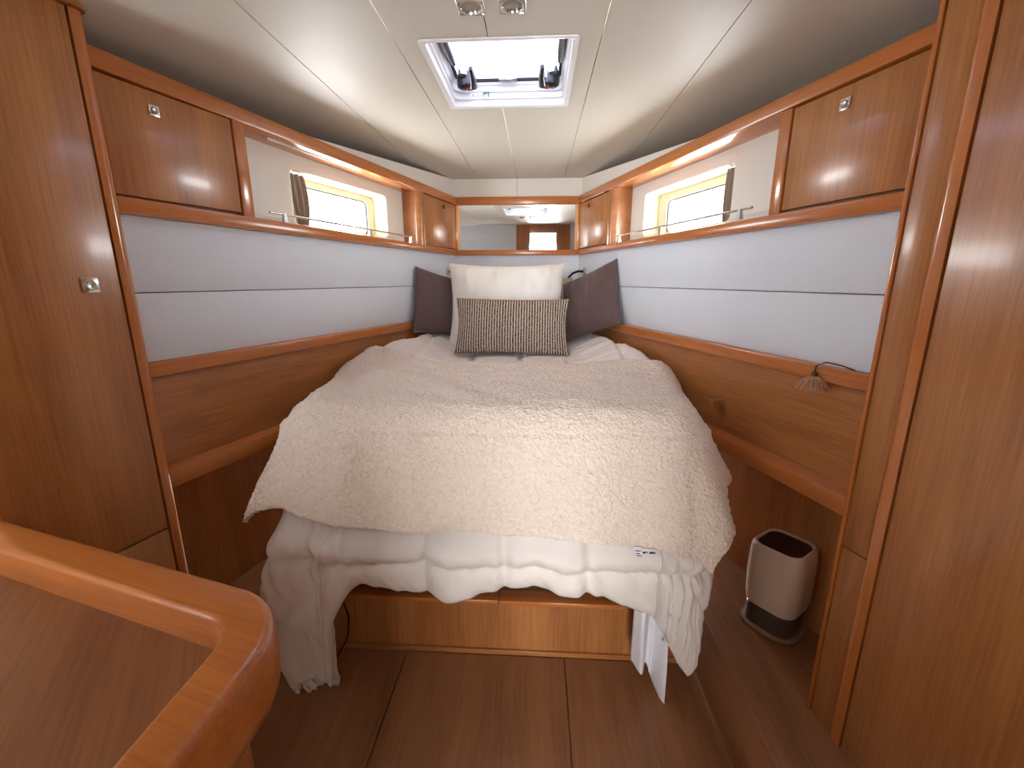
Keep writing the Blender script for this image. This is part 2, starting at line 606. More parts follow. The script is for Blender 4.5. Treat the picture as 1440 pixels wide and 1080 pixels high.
# saloon beyond the door, daylight through its big aft window
sal = tag(empty('wall_saloon', (0.2, -2.4, 0)), 'white saloon walls seen in the mirror through the doorway', kind='structure')
box('saloon_floor', -1.6, 2.0, -2.5, -0.42, -0.06, 0.0, 'floor_wood', sal)
box('saloon_headlining', -1.6, 2.0, -2.5, -0.42, 2.32, 2.36, 'saloon_white', sal)
box('saloon_side', -1.64, -1.6, -2.5, -0.42, 0, 2.36, 'saloon_white', sal)
box('saloon_side', 2.0, 2.04, -2.5, -0.42, 0, 2.36, 'saloon_white', sal)
WX0, WX1, WZ0, WZ1 = -0.15, 0.60, 0.40, 2.14
box('saloon_end', -1.6, WX0, -2.54, -2.5, 0, 2.36, 'saloon_white', sal)
box('saloon_end', WX1, 2.0, -2.54, -2.5, 0, 2.36, 'saloon_white', sal)
box('saloon_end', WX0, WX1, -2.54, -2.5, 0, WZ0, 'saloon_white', sal)
box('saloon_end', WX0, WX1, -2.54, -2.5, WZ1, 2.36, 'saloon_white', sal)
win = tag(empty('window_4', (0.2, -2.5, WZ0)), 'tall saloon windows behind the doorway', kind='structure')
for x in (WX0, 0.10, 0.35, WX1 - 0.025):
    box('window_post', x, x + 0.025, -2.54, -2.49, WZ0, WZ1, 'black_plastic', win)
box('window_bar', WX0, WX1, -2.54, -2.49, 1.86, 1.885, 'black_plastic', win)
box('window_pane', WX0, WX1, -2.522, -2.518, WZ0, WZ1, 'clear_glass', win)
portal('saloon_window_offscreen', ((WX0 + WX1) / 2, -2.56, (WZ0 + WZ1) / 2), (R(90), 0, 0), WX1 - WX0, WZ1 - WZ0)

# ------------------------------------------------------------------ side windows, cabinets, curtains
NP = -0.125                                    # inner face of the window panel
SPEC = {
    -1: dict(open=(0.672, 1.375, 1.690, 1.925), glass=(0.735, 1.30, 1.705, 1.885), post=(1.684, 1.731), door=(1.737, 2.15), endp=0.508,
             small=(0.03, 0.455), rail=(0.60, 1.60, (0.60, 0.985, 1.53))),
    1: dict(open=(0.705, 1.415, 1.685, 1.915), glass=(0.79, 1.31, 1.70, 1.868), post=(1.757, 1.804), door=(1.810, 2.213), endp=0.560,
            small=(0.03, 0.50), rail=(0.62, 1.66, (0.63, 1.07, 1.60)))}


def latch(side, s, z, size, parent, n=0.0):
    h = size / 2
    plate = wbox('latch', side, s - h, s + h, n, n + 0.004, z - h, z + h, 'chrome', parent, bevel=0.0012)
    V, F = loft([[WP(side, s + r * math.cos(w), n + d, z + r * math.sin(w)) for w in [2 * math.pi * k / 20 for k in range(20)]]
                 for r, d in ((h * 0.66, 0.003), (h * 0.66, 0.0075), (h * 0.56, 0.009), (h * 0.4, 0.0065))], close_last=True)
    # button sits on its plate
    me_o = mk('latch_button', V, F, 'satin_steel', parent, smooth=True)
    return plate


for sd in (-1, 1):
    sp = SPEC[sd]
    nm = SIDE[sd]
    lr = 'port side, by the wardrobe with a square latch' if sd < 0 else 'starboard side'
    # window: panel with a rounded opening, deep liner, glass
    wn = tag(empty('window_%d' % (1 if sd < 0 else 2), WP(sd, 1.0, NP, 1.66)),
             'long narrow hull window with a cream liner', kind='structure')
    a0, a1, b0, b1 = sp['open']
    g0, g1, h0, h1 = sp['glass']
    s_lo, s_hi = sp['endp'] - 0.0, sp['post'][1] + 0.02
    zt = 2.01
    outer = rect_like(s_lo, s_hi, 1.645, zt)
    hole = rrect(a0, a1, b0, b1, 0.028)
    hole2 = rrect(a0 + 0.004, a1 - 0.004, b0 + 0.004, b1 - 0.004, 0.026)
    deep = rrect(a0 + 0.012, a1 - 0.012, b0 + 0.006, b1 - 0.010, 0.03)
    gh = rrect(g0, g1, h0, h1, 0.025)
    P = lambda lp, n: [WP(sd, p[0], n, p[1]) for p in lp]
    V, F = loft([P(outer, NP), P(hole, NP), P(hole2, NP - 0.004)])
    mk('window_panel', V, F, 'niche_panel', wn)
    V, F = loft([P(hole2, NP - 0.003), P(deep, NP - 0.085), P(gh, NP - 0.088), P(gh, NP - 0.102)])
    mk('window_liner', V, F, 'window_liner', wn)
    V, F = loft([P(rrect(g0 + 0.001, g1 - 0.001, h0 + 0.001, h1 - 0.001, 0.025), NP - 0.094 - 0.0001),
                 P(rrect(g0 + 0.006, g1 - 0.006, h0 + 0.006, h1 - 0.006, 0.022), NP - 0.094),
                 P(rrect(g0 + 0.006, g1 - 0.006, h0 + 0.006, h1 - 0.006, 0.022), NP - 0.104),
                 P(rrect(g0 + 0.001, g1 - 0.001, h0 + 0.001, h1 - 0.001, 0.025), NP - 0.104)])
    mk('window_seal', V, F, 'rubber', wn)
    V, F = loft([P(gh, NP - 0.098), P(gh, NP - 0.101)], True, True)
    mk('window_pane', V, F, 'clear_glass', wn)
    c = Vector(WP(sd, (g0 + g1) / 2, NP - 0.12, (h0 + h1) / 2))
    ang = math.atan2(math.sin(TH), math.cos(TH))
    portal('hull_window_opening', c, (R(90), 0, (R(-90) - TH) if sd < 0 else (R(90) + TH)), g1 - g0, h1 - h0)

    # near cabinet: post, body, flap door with a push latch
    cab = tag(empty('overhead_cabinet', WP(sd, sp['door'][0] + 0.2, -0.05, 1.66)),
              'large overhead cabinet by the ' + ('wardrobe with the chrome latch' if sd < 0 else 'tall wood partition, above the tassel'),
              'cabinet', 'overhead cabinets')
    d0, d1 = sp['door']
    zk = (1.676, 1.996) if sd < 0 else (1.658, 1.970)
    wbox('post', sd, sp['post'][0], sp['post'][1], -0.12, -0.002, zk[0] - 0.012, zk[1] + 0.0, 'trim_vertical', cab, bevel=0.004)
    wbox('cabinet_body', sd, d0 - 0.004, d1, -0.12, -0.026, zk[0] - 0.01, zk[1] + 0.004, 'plywood', cab)
    dr = wbox('door', sd, d0, d1, -0.024, -0.004, zk[0] + 0.010, zk[1] - 0.006, 'wood_vertical', cab, bevel=0.003)
    latch(sd, 1.99 if sd < 0 else 1.985, 1.937 if sd < 0 else 1.917, 0.030, dr, -0.004)

    # small cabinet in the bow corner, with a rounded end
    cab = tag(empty('corner_cabinet', WP(sd, 0.25, -0.05, 1.66)),
              'small corner cabinet between mirror and window, on the side with ' + ('the chrome-latched wardrobe' if sd < 0 else 'the hanging tassel'),
              'cabinet', 'small corner cabinets')
    e = sp['endp']
    prof = [(e, -0.135), (e, -0.04)] + [(e - 0.034 + 0.034 * math.cos(R(a)), -0.036 + 0.034 * math.sin(R(a))) for a in range(0, 91, 15)] + \
           [(sp['small'][1] + 0.004, -0.002), (sp['small'][1] + 0.004, -0.135)]
    V, F = loft([[WP(sd, p[0], p[1], z) for p in prof] for z in (1.655, 1.975)], True, True)
    mk('rounded_end', V, F, 'wood_across', cab, smooth=True)
    wbox('cabinet_body', sd, 0.02, sp['small'][1], -0.13, -0.030, 1.655, 1.972, 'plywood', cab)
    dr = wbox('door', sd, sp['small'][0], sp['small'][1], -0.028, -0.006, 1.664, 1.958, 'wood_vertical', cab, bevel=0.003)
    wbox('finger_pull', sd, 0.19, 0.215, -0.0055, -0.002, 1.913, 1.935, 'cord_brown', dr, bevel=0.001)
    wbox('door_edge', sd, -0.005, 0.026, -0.028, -0.004, 1.66, 1.962, 'trim_vertical', cab, bevel=0.003)

    # chrome fiddle rail on the window shelf
    r0, r1, posts = sp['rail']
    gr = tag(empty('shelf_rail', WP(sd, 1.1, -0.02, 1.655)),
             'slim chrome rail on three posts under the window ' + ('with the wider brown curtain' if sd < 0 else 'with the narrow curtain'),
             'rail', 'chrome window shelf rails')
    zr = lambda s: 1.696 + 0.014 * (s / 2.0 if sd < 0 else s / 5.0)
    tube('rail_bar', [WP(sd, r0 - 0.02 + (r1 - r0 + 0.02) * i / 6, -0.020, zr(r0 + (r1 - r0) * i / 6)) for i in range(7)], 0.0045, 'chrome', gr)
    for s in posts:
        zb = 1.655 + 0.010 * s
        V, F = loft([[WP(sd, s + wd * x, -0.020 + dp * y, z) for x, y in ((-1, -1), (1, -1), (1, 1), (-1, 1))]
                     for wd, dp, z in ((0.011, 0.009, zb - 0.004), (0.009, 0.007, zb + 0.012), (0.006, 0.005, zr(s)), (0.006, 0.005, zr(s) + 0.004))], True, True)
        mk('rail_post', V, F, 'satin_steel', gr)

    # gathered curtain at the aft end of the window
    cw = 0.105 if sd < 0 else 0.075
    V, F, U = [], [], []
    NU, NV = 48, 24
    s_c = a1 - 0.004
    for j in range(NV + 1):
        v = j / NV
        z = b1 - 0.012 - v * (b1 - b0 - 0.016)
        pinch = 1.0 - (0.34 if sd < 0 else 0.18) * (v ** 2) + 0.22 * math.sin(v * math.pi) * (1 if sd < 0 else 0.6)
        for i in range(NU + 1):
            u = i / NU
            s = s_c - u * cw * pinch - 0.035 * v * v * (1 if sd < 0 else 0.2)
            n = NP - 0.030 + 0.013 * math.sin(u * 2 * math.pi * 3.5 + 0.8 * math.sin(3 * v)) * (0.55 + 0.45 * v)
            V.append(WP(sd, s, n, z))
    for j in range(NV):
        for i in range(NU):
            k = j * (NU + 1) + i
            F.append((k, k + 1, k + NU + 2, k + NU + 1))
    cu = mk('curtain', V, F, 'curtain_cloth', smooth=True)
    m_ = cu.modifiers.new('cloth', 'SOLIDIFY')
    m_.thickness = 0.0025
    tag(cu, 'wide gathered brown grey curtain drawn aside in the window' if sd < 0 else 'narrow bunched brown grey curtain at the window edge',
        'curtain', 'window curtains')

# ------------------------------------------------------------------ bow mirror
mir = tag(empty('wall_mirror', (0, 3.30, 1.66)), 'wide frameless mirror on the bow wall reflecting the doorway', 'mirror')
box('mirror_glass', -0.408, 0.408, 3.300, 3.304, 1.659, 1.962, 'mirror_glass', mir)
box('mirror_backing', -0.41, 0.41, 3.305, 3.325, 1.659, 1.962, 'plywood', mir)

# ------------------------------------------------------------------ roof hatch
ha = tag(empty('roof_hatch', (0.027, 1.745, 2.138)), 'white framed roof hatch with milky pane and two black handles', 'hatch')


def hloop(inset, z, r):
    return [(p[0], p[1], z) for p in rrect(HX0 + inset, HX1 - inset, HY0 + inset, HY1 - inset, r)]


V, F = loft([hloop(-0.012, 2.1375, 0.012), hloop(-0.012, 2.134, 0.012), hloop(0.0, 2.133, 0.014), hloop(0.006, 2.136, 0.018), hloop(0.006, 2.158, 0.02),
             hloop(0.014, 2.160, 0.025), hloop(0.014, 2.166, 0.025)])
mk('trim_ring', V, F, 'white_plastic', ha, smooth=True)
V, F = loft([hloop(0.006, 2.160, 0.03), hloop(0.008, 2.182, 0.032), hloop(0.015, 2.185, 0.036), hloop(0.017, 2.203, 0.04), hloop(0.023, 2.207, 0.045),
             hloop(0.023, 2.216, 0.045)])
mk('hatch_frame', V, F, 'white_plastic', ha, smooth=True)
V, F = loft([hloop(0.023, 2.2155, 0.045), hloop(-0.035, 2.2155, 0.02), hloop(-0.035, 2.147, 0.02)])
mk('coaming_light_stop', V, F, 'plywood', ha)  # unseen ring added to block daylight leaking past the hatch frame
V, F = loft([hloop(0.020, 2.2165, 0.045), hloop(0.033, 2.2165, 0.045), hloop(0.033, 2.2245, 0.045), hloop(0.020, 2.2245, 0.045)])
mk('rubber_seal', V, F, 'rubber', ha)
V, F = loft([hloop(-0.01, 2.226, 0.05), hloop(-0.01, 2.236, 0.05)], True, True)
mk('pane', V, F, 'hatch_acrylic', ha)


def hatch_handle(x, y, flip):
    h = mk('handle', *tube_pts([(x, y, 2.226), (x, y, 2.210), (x, y, 2.190), (x, y, 2.172), (x, y, 2.165)], [0.020, 0.024, 0.027, 0.025, 0.014], 16), 'black_plastic', ha, smooth=True)
    path = [(x, y, 2.186), (x + flip * 0.026, y - 0.004, 2.172), (x + flip * 0.040, y - 0.016, 2.170), (x + flip * 0.042, y - 0.060, 2.180), (x + flip * 0.040, y - 0.100, 2.196)]
    V, F = tube_pts(path, [0.010, 0.014, 0.014, 0.012, 0.008], 10)
    mk('lever', V, F, 'black_plastic', h, smooth=True)
    V, F = tube_pts([(x + flip * 0.020, y - 0.006, 2.172), (x + flip * 0.020, y - 0.006, 2.160)], 0.008, 12)
    mk('lock_button', V, F, 'red_plastic', h)
    V, F = tube_pts([(x, y - 0.034, 2.225), (x, y - 0.034, 2.200)], 0.016, 12)
    mk('hub', V, F, 'satin_steel', h, smooth=True)


hatch_handle(-0.140, 1.905, 1)
hatch_handle(0.200, 1.905, -1)
for x in (-0.160, 0.222):
    tube('support_arm', [(x, 1.52, 2.204), (x, 1.70, 2.204), (x, 1.80, 2.210)], [0.014, 0.014, 0.009], 'black_plastic', ha, 12)
tube('centre_catch', [(-0.008, 1.950, 2.216), (0.027, 1.945, 2.212), (0.062, 1.950, 2.216)], [0.007, 0.012, 0.007], 'satin_steel', ha, 10)
# safety pictograms on the far inner face of the frame
yl = HY1 - 0.0095
for x, mname in ((-0.127, 'print_white'), (-0.101, 'print_white'), (-0.075, 'print_green')):
    st = box('sticker', x, x + 0.022, yl - 0.0025, yl + 0.0005, 2.161, 2.182, mname, ha)
    if mname == 'print_white':
        if x < -0.12:
            mk('warning_triangle', *loft([[(x + 0.011 + rr_ * math.cos(R(w)), yy, 2.169 + rr_ * math.sin(R(w))) for w in (90, 210, 330)]
                                          for rr_, yy in ((0.0105, yl - 0.0026), (0.0105, yl - 0.0031), (0.0065, yl - 0.0031), (0.0065, yl - 0.0026))]), 'print_black', st)
        else:
            for (p0, p1, q0, q1) in ((0.002, 0.020, 0.002, 0.004), (0.002, 0.004, 0.004, 0.017), (0.018, 0.020, 0.004, 0.017), (0.010, 0.012, 0.004, 0.012)):
                box('book_line', x + p0, x + p1, yl - 0.0031, yl - 0.0026, 2.161 + q0, 2.161 + q1, 'print_grey', st)
    else:
        box('exit_door', x + 0.012, x + 0.018, yl - 0.0031, yl - 0.0026, 2.164, 2.179, 'print_white', st)
        mk('running_figure', [(x + 0.003, yl - 0.0031, 2.165), (x + 0.006, yl - 0.0031, 2.165), (x + 0.008, yl - 0.0031, 2.171), (x + 0.011, yl - 0.0031, 2.166),
                              (x + 0.0115, yl - 0.0031, 2.169), (x + 0.009, yl - 0.0031, 2.176), (x + 0.006, yl - 0.0031, 2.178), (x + 0.004, yl - 0.0031, 2.173)],
           [(0, 1, 2, 3, 4, 5, 6, 7)], 'print_white', st)
portal('hatch_opening', (0.027, 1.745, 2.29), (0, 0, 0), 0.45, 0.50)

# square downlights
for x in (-0.028, 0.080):
    y, h = 1.318, 0.037
    zc_ = 2.138
    dl = tag(empty('downlight', (x, y, zc_)), 'square chrome ceiling downlight by the hatch, on the ' + ('wardrobe and console side' if x < 0 else 'tall partition side'), 'light', 'square chrome downlights')
    lp = lambda hh, z, r: [(p[0], p[1], z) for p in rrect(x - hh, x + hh, y - hh, y + hh, r)]
    V, F = loft([lp(h, zc_ + 0.002, 0.004), lp(h, zc_ - 0.004, 0.004), lp(h - 0.004, zc_ - 0.008, 0.004),
                 lp(0.028, zc_ - 0.008, 0.0279), lp(0.026, zc_ - 0.002, 0.0259)])
    mk('bezel', V, F, 'chrome', dl, smooth=True)
    V, F = loft([disc_pts((x, y, zc_ - 0.002), (0, 0, 1), 0.027), disc_pts((x, y, zc_ - 0.0045), (0, 0, 1), 0.022), disc_pts((x, y, zc_ - 0.0055), (0, 0, 1), 0.012)], False, True)
    mk('lens', V, F, 'lamp_lens', dl, smooth=True)

# ------------------------------------------------------------------ wardrobes and the partition
NW = 0.048                                     # wardrobe faces stand proud of the wall joinery
war = tag(empty('wardrobe', WP(-1, 2.45, 0, 0)), 'tall wood wardrobe with a chrome push latch beside the curved console', 'wardrobe')
s0 = 2.152
wbox('carcass', -1, s0 + 0.010, 2.53, -0.24, NW - 0.026, 0.0, 2.09, 'plywood', war)
prof = [(s0, -0.06), (s0, NW - 0.022)] + [(s0 + 0.024 - 0.024 * math.cos(R(a)), NW - 0.022 + 0.024 * math.sin(R(a))) for a in range(0, 91, 10)] + \
       [(s0 + 0.036, NW), (s0 + 0.036, -0.06)]
V, F = loft([[WP(-1, p[0], p[1], z) for p in prof] for z in (0.0, 2.098)], True, True)
mk('edge_trim', V, F, 'trim_vertical', war, smooth=True)
dr = wbox('door', -1, s0 + 0.040, 2.53, NW - 0.024, NW - 0.002, 0.690, 2.098, 'wood_vertical', war, bevel=0.003)
latch(-1, 2.262, 1.436, 0.038, dr, NW - 0.002)
wbox('lower_panel', -1, s0 + 0.040, 2.53, NW - 0.024, NW - 0.002, 0.02, 0.685, 'wood_vertical', war, bevel=0.003)
prof = [(s0 - 0.006, -0.06), (s0 - 0.006, NW - 0.016)] + [(s0 + 0.026 - 0.032 * math.cos(R(a)), NW - 0.016 + 0.030 * math.sin(R(a))) for a in range(0, 91, 10)] + \
       [(2.53, NW + 0.014), (2.53, -0.06)]
V, F = loft([[WP(-1, p[0], p[1], z) for p in prof] for z in (2.101, 2.114)], True, True)
mk('cornice', V, F, 'wood_wall_left', war, smooth=True)

NR = 0.038
war = tag(empty('wardrobe', WP(1, 2.30, 0, 0)), 'narrow wood wardrobe side panel beside the tall partition', 'wardrobe')
s0 = 2.216
wbox('edge_trim', 1, s0, s0 + 0.012, -0.26, NR + 0.003, 0.15, 2.10, 'trim_vertical', war, bevel=0.003)
wbox('carcass', 1, s0 + 0.010, 2.306, -0.26, NR - 0.022, 0.15, 2.10, 'plywood', war)
wbox('door', 1, s0 + 0.015, 2.306, NR - 0.020, NR, 0.727, 2.10, 'wood_vertical', war, bevel=0.002)
wbox('lower_panel', 1, s0 + 0.015, 2.306, NR - 0.020, NR, 0.15, 0.723, 'wood_vertical', war, bevel=0.002)

par = tag(empty('partition', WP(1, 2.9, 0, 0)), 'tall wood partition panel with a rounded edge strip beside the doorway', 'partition')
s1 = 2.308
prof = [(s1, -0.24), (s1, NR + 0.010)] + [(s1 + 0.012 - 0.012 * math.cos(R(a)), NR + 0.010 + 0.010 * math.sin(R(a))) for a in range(0, 91, 15)] + \
       [(s1 + 0.032, NR + 0.020), (s1 + 0.032, -0.24)]
V, F = loft([[WP(1, p[0], p[1], z) for p in prof] for z in (0.0, 2.3)], True, True)
mk('edge_strip', V, F, 'trim_vertical', par, smooth=True)
wbox('panel', 1, s1 + 0.035, 3.80, -0.24, NR + 0.016, 0.0, 2.3, 'wood_vertical', par, bevel=0.002)

# ------------------------------------------------------------------ curved console in the near corner
con = tag(empty('console', (-0.65, 0.35, 0)), 'curved wood console with a raised rounded rim around its tray top', 'console')
A = Vector((-1.115, 0.870))
Bc = Vector((-0.267, 0.640))                    # sharp corner before rounding
Cc = Vector((-0.258, -0.20))


def fillet(a, c, d, r, k=16):
    u, v = (a - c).normalized(), (d - c).normalized()
    half = math.acos(max(-1, min(1, u.dot(v)))) / 2
    t = r / math.tan(half)
    p0, p1 = c + u * t, c + v * t
    ctr = c + (u + v).normalized() * (r / math.sin(half))
    a0 = math.atan2(p0.y - ctr.y, p0.x - ctr.x)
    a1 = math.atan2(p1.y - ctr.y, p1.x - ctr.x)
    da = (a1 - a0 + math.pi) % (2 * math.pi) - math.pi
    return [Vector((ctr.x + r * math.cos(a0 + da * i / k), ctr.y + r * math.sin(a0 + da * i / k))) for i in range(k + 1)]


arc = fillet(A, Bc, Cc, 0.15)
mid = [A + (arc[0] - A) * (i / 10) for i in range(10)] + arc + [arc[-1] + (Cc - arc[-1]) * (i / 10) for i in range(1, 11)]


def normals2(p):
    out = []
    for i in range(len(p)):
        t = (p[min(i + 1, len(p) - 1)] - p[max(i - 1, 0)]).normalized()
        out.append(Vector((t.y, -t.x)))
    return out


N2 = normals2(mid)
if N2[0].y < 0:
    N2 = [-q for q in N2]
# rim profile: (offset outward, z)
RIM = [(-0.070, 0.820), (-0.070, 0.890), (-0.0695, 0.894), (-0.067, 0.898), (-0.062, 0.900), (-0.060, 0.9005), (-0.008, 0.9005), (-0.004, 0.900), (0.002, 0.896), (0.0055, 0.890), (0.006, 0.886),
       (0.010, 0.850), (0.008, 0.800), (0.000, 0.775), (-0.020, 0.760), (-0.060, 0.760)]
V, F = [], []
for p, n in zip(mid, N2):
    for o_, z in RIM:
        V.append((p.x + n.x * o_, p.y + n.y * o_, z))
nr = len(RIM)
for i in range(len(mid) - 1):
    for k in range(nr):
        F.append((i * nr + k, i * nr + (k + 1) % nr, (i + 1) * nr + (k + 1) % nr, (i + 1) * nr + k))
F.append(tuple(range(nr)))
F.append(tuple((len(mid) - 1) * nr + k for k in range(nr)))
wood('rim_wood', lin(168, 94, 40), lin(200, 122, 58), 'x', rotz=R(15), rough=0.28, coat=0.35)
mk('raised_rim', V, F, 'rim_wood', con, smooth=True)
inner = [p + n * (-0.064) for p, n in zip(mid, N2)]
poly = [(p.x, p.y) for p in inner] + [(-1.11, -0.20)]
V, F = loft([[(x, y, z) for x, y in poly] for z in (0.80, 0.832)], True, True)
mk('tray_top', V, F, 'tray_wood', con)
inner = [p + n * (-0.055) for p, n in zip(mid, N2)]
poly = [(p.x, p.y) for p in inner] + [(-1.10, -0.20)]
V, F = loft([[(x, y, z) for x, y in poly] for z in (0.0, 0.795)], True, True)
mk('cabinet_body', V, F, 'wood_vertical', con, smooth=True)

# ------------------------------------------------------------------ bed
bed = tag(empty('bed', (0, 2.3, 0)), 'island berth with a wood plinth and a thick mattress', 'bed')


def prism(name, poly, z0, z1, mat, parent, bevel=0.0):
    V, F = loft([[(x, y, z) for x, y in poly] for z in (z0, z1)], True, True)
    return mk(name, V, F, mat, parent, bevel=bevel)


prism('plinth', [(-0.70, 1.462), (0.74, 1.462), (0.66, 2.3), (0.40, 3.24), (-0.40, 3.24), (-0.66, 2.3)], 0.0, 0.225, 'wood_vertical', bed)
box('plinth_edge', -0.70, 0.018, 1.456, 1.52, 0.226, 0.246, 'trim_across', bed, bevel=0.004)
box('plinth_edge', 0.020, 0.74, 1.456, 1.52, 0.226, 0.246, 'trim_across', bed, bevel=0.004)
box('toe_strip', -0.70, 0.74, 1.452, 1.461, 0.0, 0.022, 'wood_across', bed, bevel=0.002)
prism('recess', [(-0.62, 1.60), (0.62, 1.60), (0.62, 2.3), (0.40, 3.2), (-0.40, 3.2), (-0.62, 2.3)], 0.226, 0.335, 'plywood', bed)
prism('bed_box', [(-0.66, 1.50), (0.66, 1.50), (0.68, 2.25), (0.42, 3.22), (-0.42, 3.22), (-0.68, 2.25)], 0.336, 0.60, 'wood_across', bed)
prism('mattress', [(-0.645, 1.40), (0.645, 1.40), (0.69, 2.15), (0.40, 3.24), (-0.40, 3.24), (-0.69, 2.15)], 0.602, 0.975, 'mattress_ticking', bed, bevel=0.03)

# the bedding follows this plan outline; beyond it the cloth hangs
PLAN = [(-0.65, 1.34), (0.66, 1.34), (0.755, 2.02), (0.43, 3.24), (-0.43, 3.24), (-0.755, 2.02)]


def inset_plan(r):
    c = Vector((0, 2.2))
    out = []
    P_ = [Vector(p) for p in PLAN]
    n = len(P_)
    lines = []
    for i in range(n):
        a, b_ = P_[i], P_[(i + 1) % n]
        t = (b_ - a).normalized()
        nn = Vector((t.y, -t.x))
        lines.append((a - nn * r, t))
    for i in range(n):
        (p, t), (q, u) = lines[i - 1], lines[i]
        den = t.x * u.y - t.y * u.x
        w = q - p
        k = (w.x * u.y - w.y * u.x) / den
        out.append(p + t * k)
    return out


RC = 0.12
INS = inset_plan(RC)
CUM = [0.0]
for i in range(6):
    CUM.append(CUM[-1] + (INS[(i + 1) % 6] - INS[i]).length)


def nearest(x, y):
    """distance beyond the inset plan (negative inside), outward normal, foot point, perimeter coordinate"""
    p = Vector((x, y))
    inside = True
    best = None
    for i in range(6):
        a, b_ = INS[i], INS[(i + 1) % 6]
        e_ = b_ - a
        ln_ = e_.length
        t = e_ / ln_
        nn = Vector((t.y, -t.x))
        w = p - a
        if w.dot(nn) > 0:
            inside = False
        u = max(0.0, min(ln_, w.dot(t)))
        f_ = a + t * u
        d = (p - f_).length
        if best is None or d < best[0]:
            best = (d, f_, CUM[i] + u, nn)
    d, f_, tt, nn = best
    if inside:
        return -d, nn, f_, tt
    nrm = (p - f_) / d if d > 1e-6 else nn
    return d, nrm, f_, tt + 0.22 * math.atan2(nrm.x, -nrm.y)


def wall_x(y):
    """inner face of the panelling at a given station"""
    return XC + (YB - y) * math.tan(TH) + 0.02


def smooth(a, b_, x):
    t = max(0.0, min(1.0, (x - a) / (b_ - a)))
    return t * t * (3 - 2 * t)


def drape(x, y, lift, rr, folds, flare):
    """map a point of the flat cloth onto the bed"""
    d, n, f_, tt = nearest(x, y)
    top = 1.022 - 0.010 * smooth(1.6, 3.0, y) + lift
    side = smooth(0.42, 0.97, abs(x) / min(0.76, wall_x(y))) * smooth(1.80, 2.45, y)
    top += 0.115 * side                              # bedding rides up against the panelling
    st = RC + lift * 0.8
    d0 = max(0.0, RC - 0.06)
    if d <= d0:
        return Vector((x, y, top)), 0.0, n, tt
    e_ = d - d0
    quarter = rr * math.pi / 2
    if e_ < quarter:
        w = e_ / rr
        out, drop = rr * math.sin(w), rr * (1 - math.cos(w))
    else:
        k = e_ - quarter
        fl_ = flare * (1 + 1.6 * smooth(0.3, 0.9, abs(n.x)))
        out, drop = rr + k * fl_, rr + k * math.sqrt(max(0.0, 1 - fl_ * fl_))
    out += folds(tt, drop, n)
    P3 = Vector((f_.x + n.x * (d0 + out), f_.y + n.y * (d0 + out), top - drop))
    return P3, drop, n, tt


def cloth_grid(name, nu, nv, fn, mat, parent=None, thickness=0.0, disp=None, origin=None):
    G = np.zeros((nv + 1, nu + 1, 3))
    for j in range(nv + 1):
        for i in range(nu + 1):
            G[j, i] = fn(i / nu, j / nv)
    if disp is not None:
        du = np.gradient(G, axis=1)
        dv = np.gradient(G, axis=0)
        N_ = np.cross(du, dv)
        N_ /= np.maximum(1e-9, np.linalg.norm(N_, axis=2, keepdims=True))
        if N_[nv // 3, nu // 2, 2] < 0:
            N_ = -N_
        G = G + N_ * disp(G)[..., None]
    V = G.reshape(-1, 3)
    F = []
    for j in range(nv):
        for i in range(nu):
            k = j * (nu + 1) + i
            F.append((k, k + 1, k + nu + 2, k + nu + 1))
    o = mk(name, [tuple(v) for v in V], F, mat, parent, smooth=True, origin=origin)
    if thickness:
        m_ = o.modifiers.new('thickness', 'SOLIDIFY')
        m_.thickness = thickness
        m_.offset = -1.0 if o.data.polygons[int(nv * 0.7) * nu + nu // 2].normal.z > 0 else 1.0
    return o


def nz3(x, y, z, s):
    return noise.noise(Vector((x * s, y * s, z * s)))


# --- duvet
def duvet_folds(tt, drop, n):
    a = smooth(0.30, 0.62, drop)
    corner = smooth(0.25, 0.65, abs(n.x)) * smooth(0.25, 0.65, abs(n.y))
    w = 0.012 * math.sin(tt * 17.0) + 0.010 * math.sin(tt * 31.0 + 1.3)
    w += corner * (0.022 * math.sin(tt * 24.0) + 0.02)
    roll = 0.030 * math.exp(-((drop - 0.455) / 0.045) ** 2) - 0.020 * math.exp(-((drop - 0.515) / 0.018) ** 2)
    return a * w + roll * smooth(0.3, 0.9, abs(n.y))


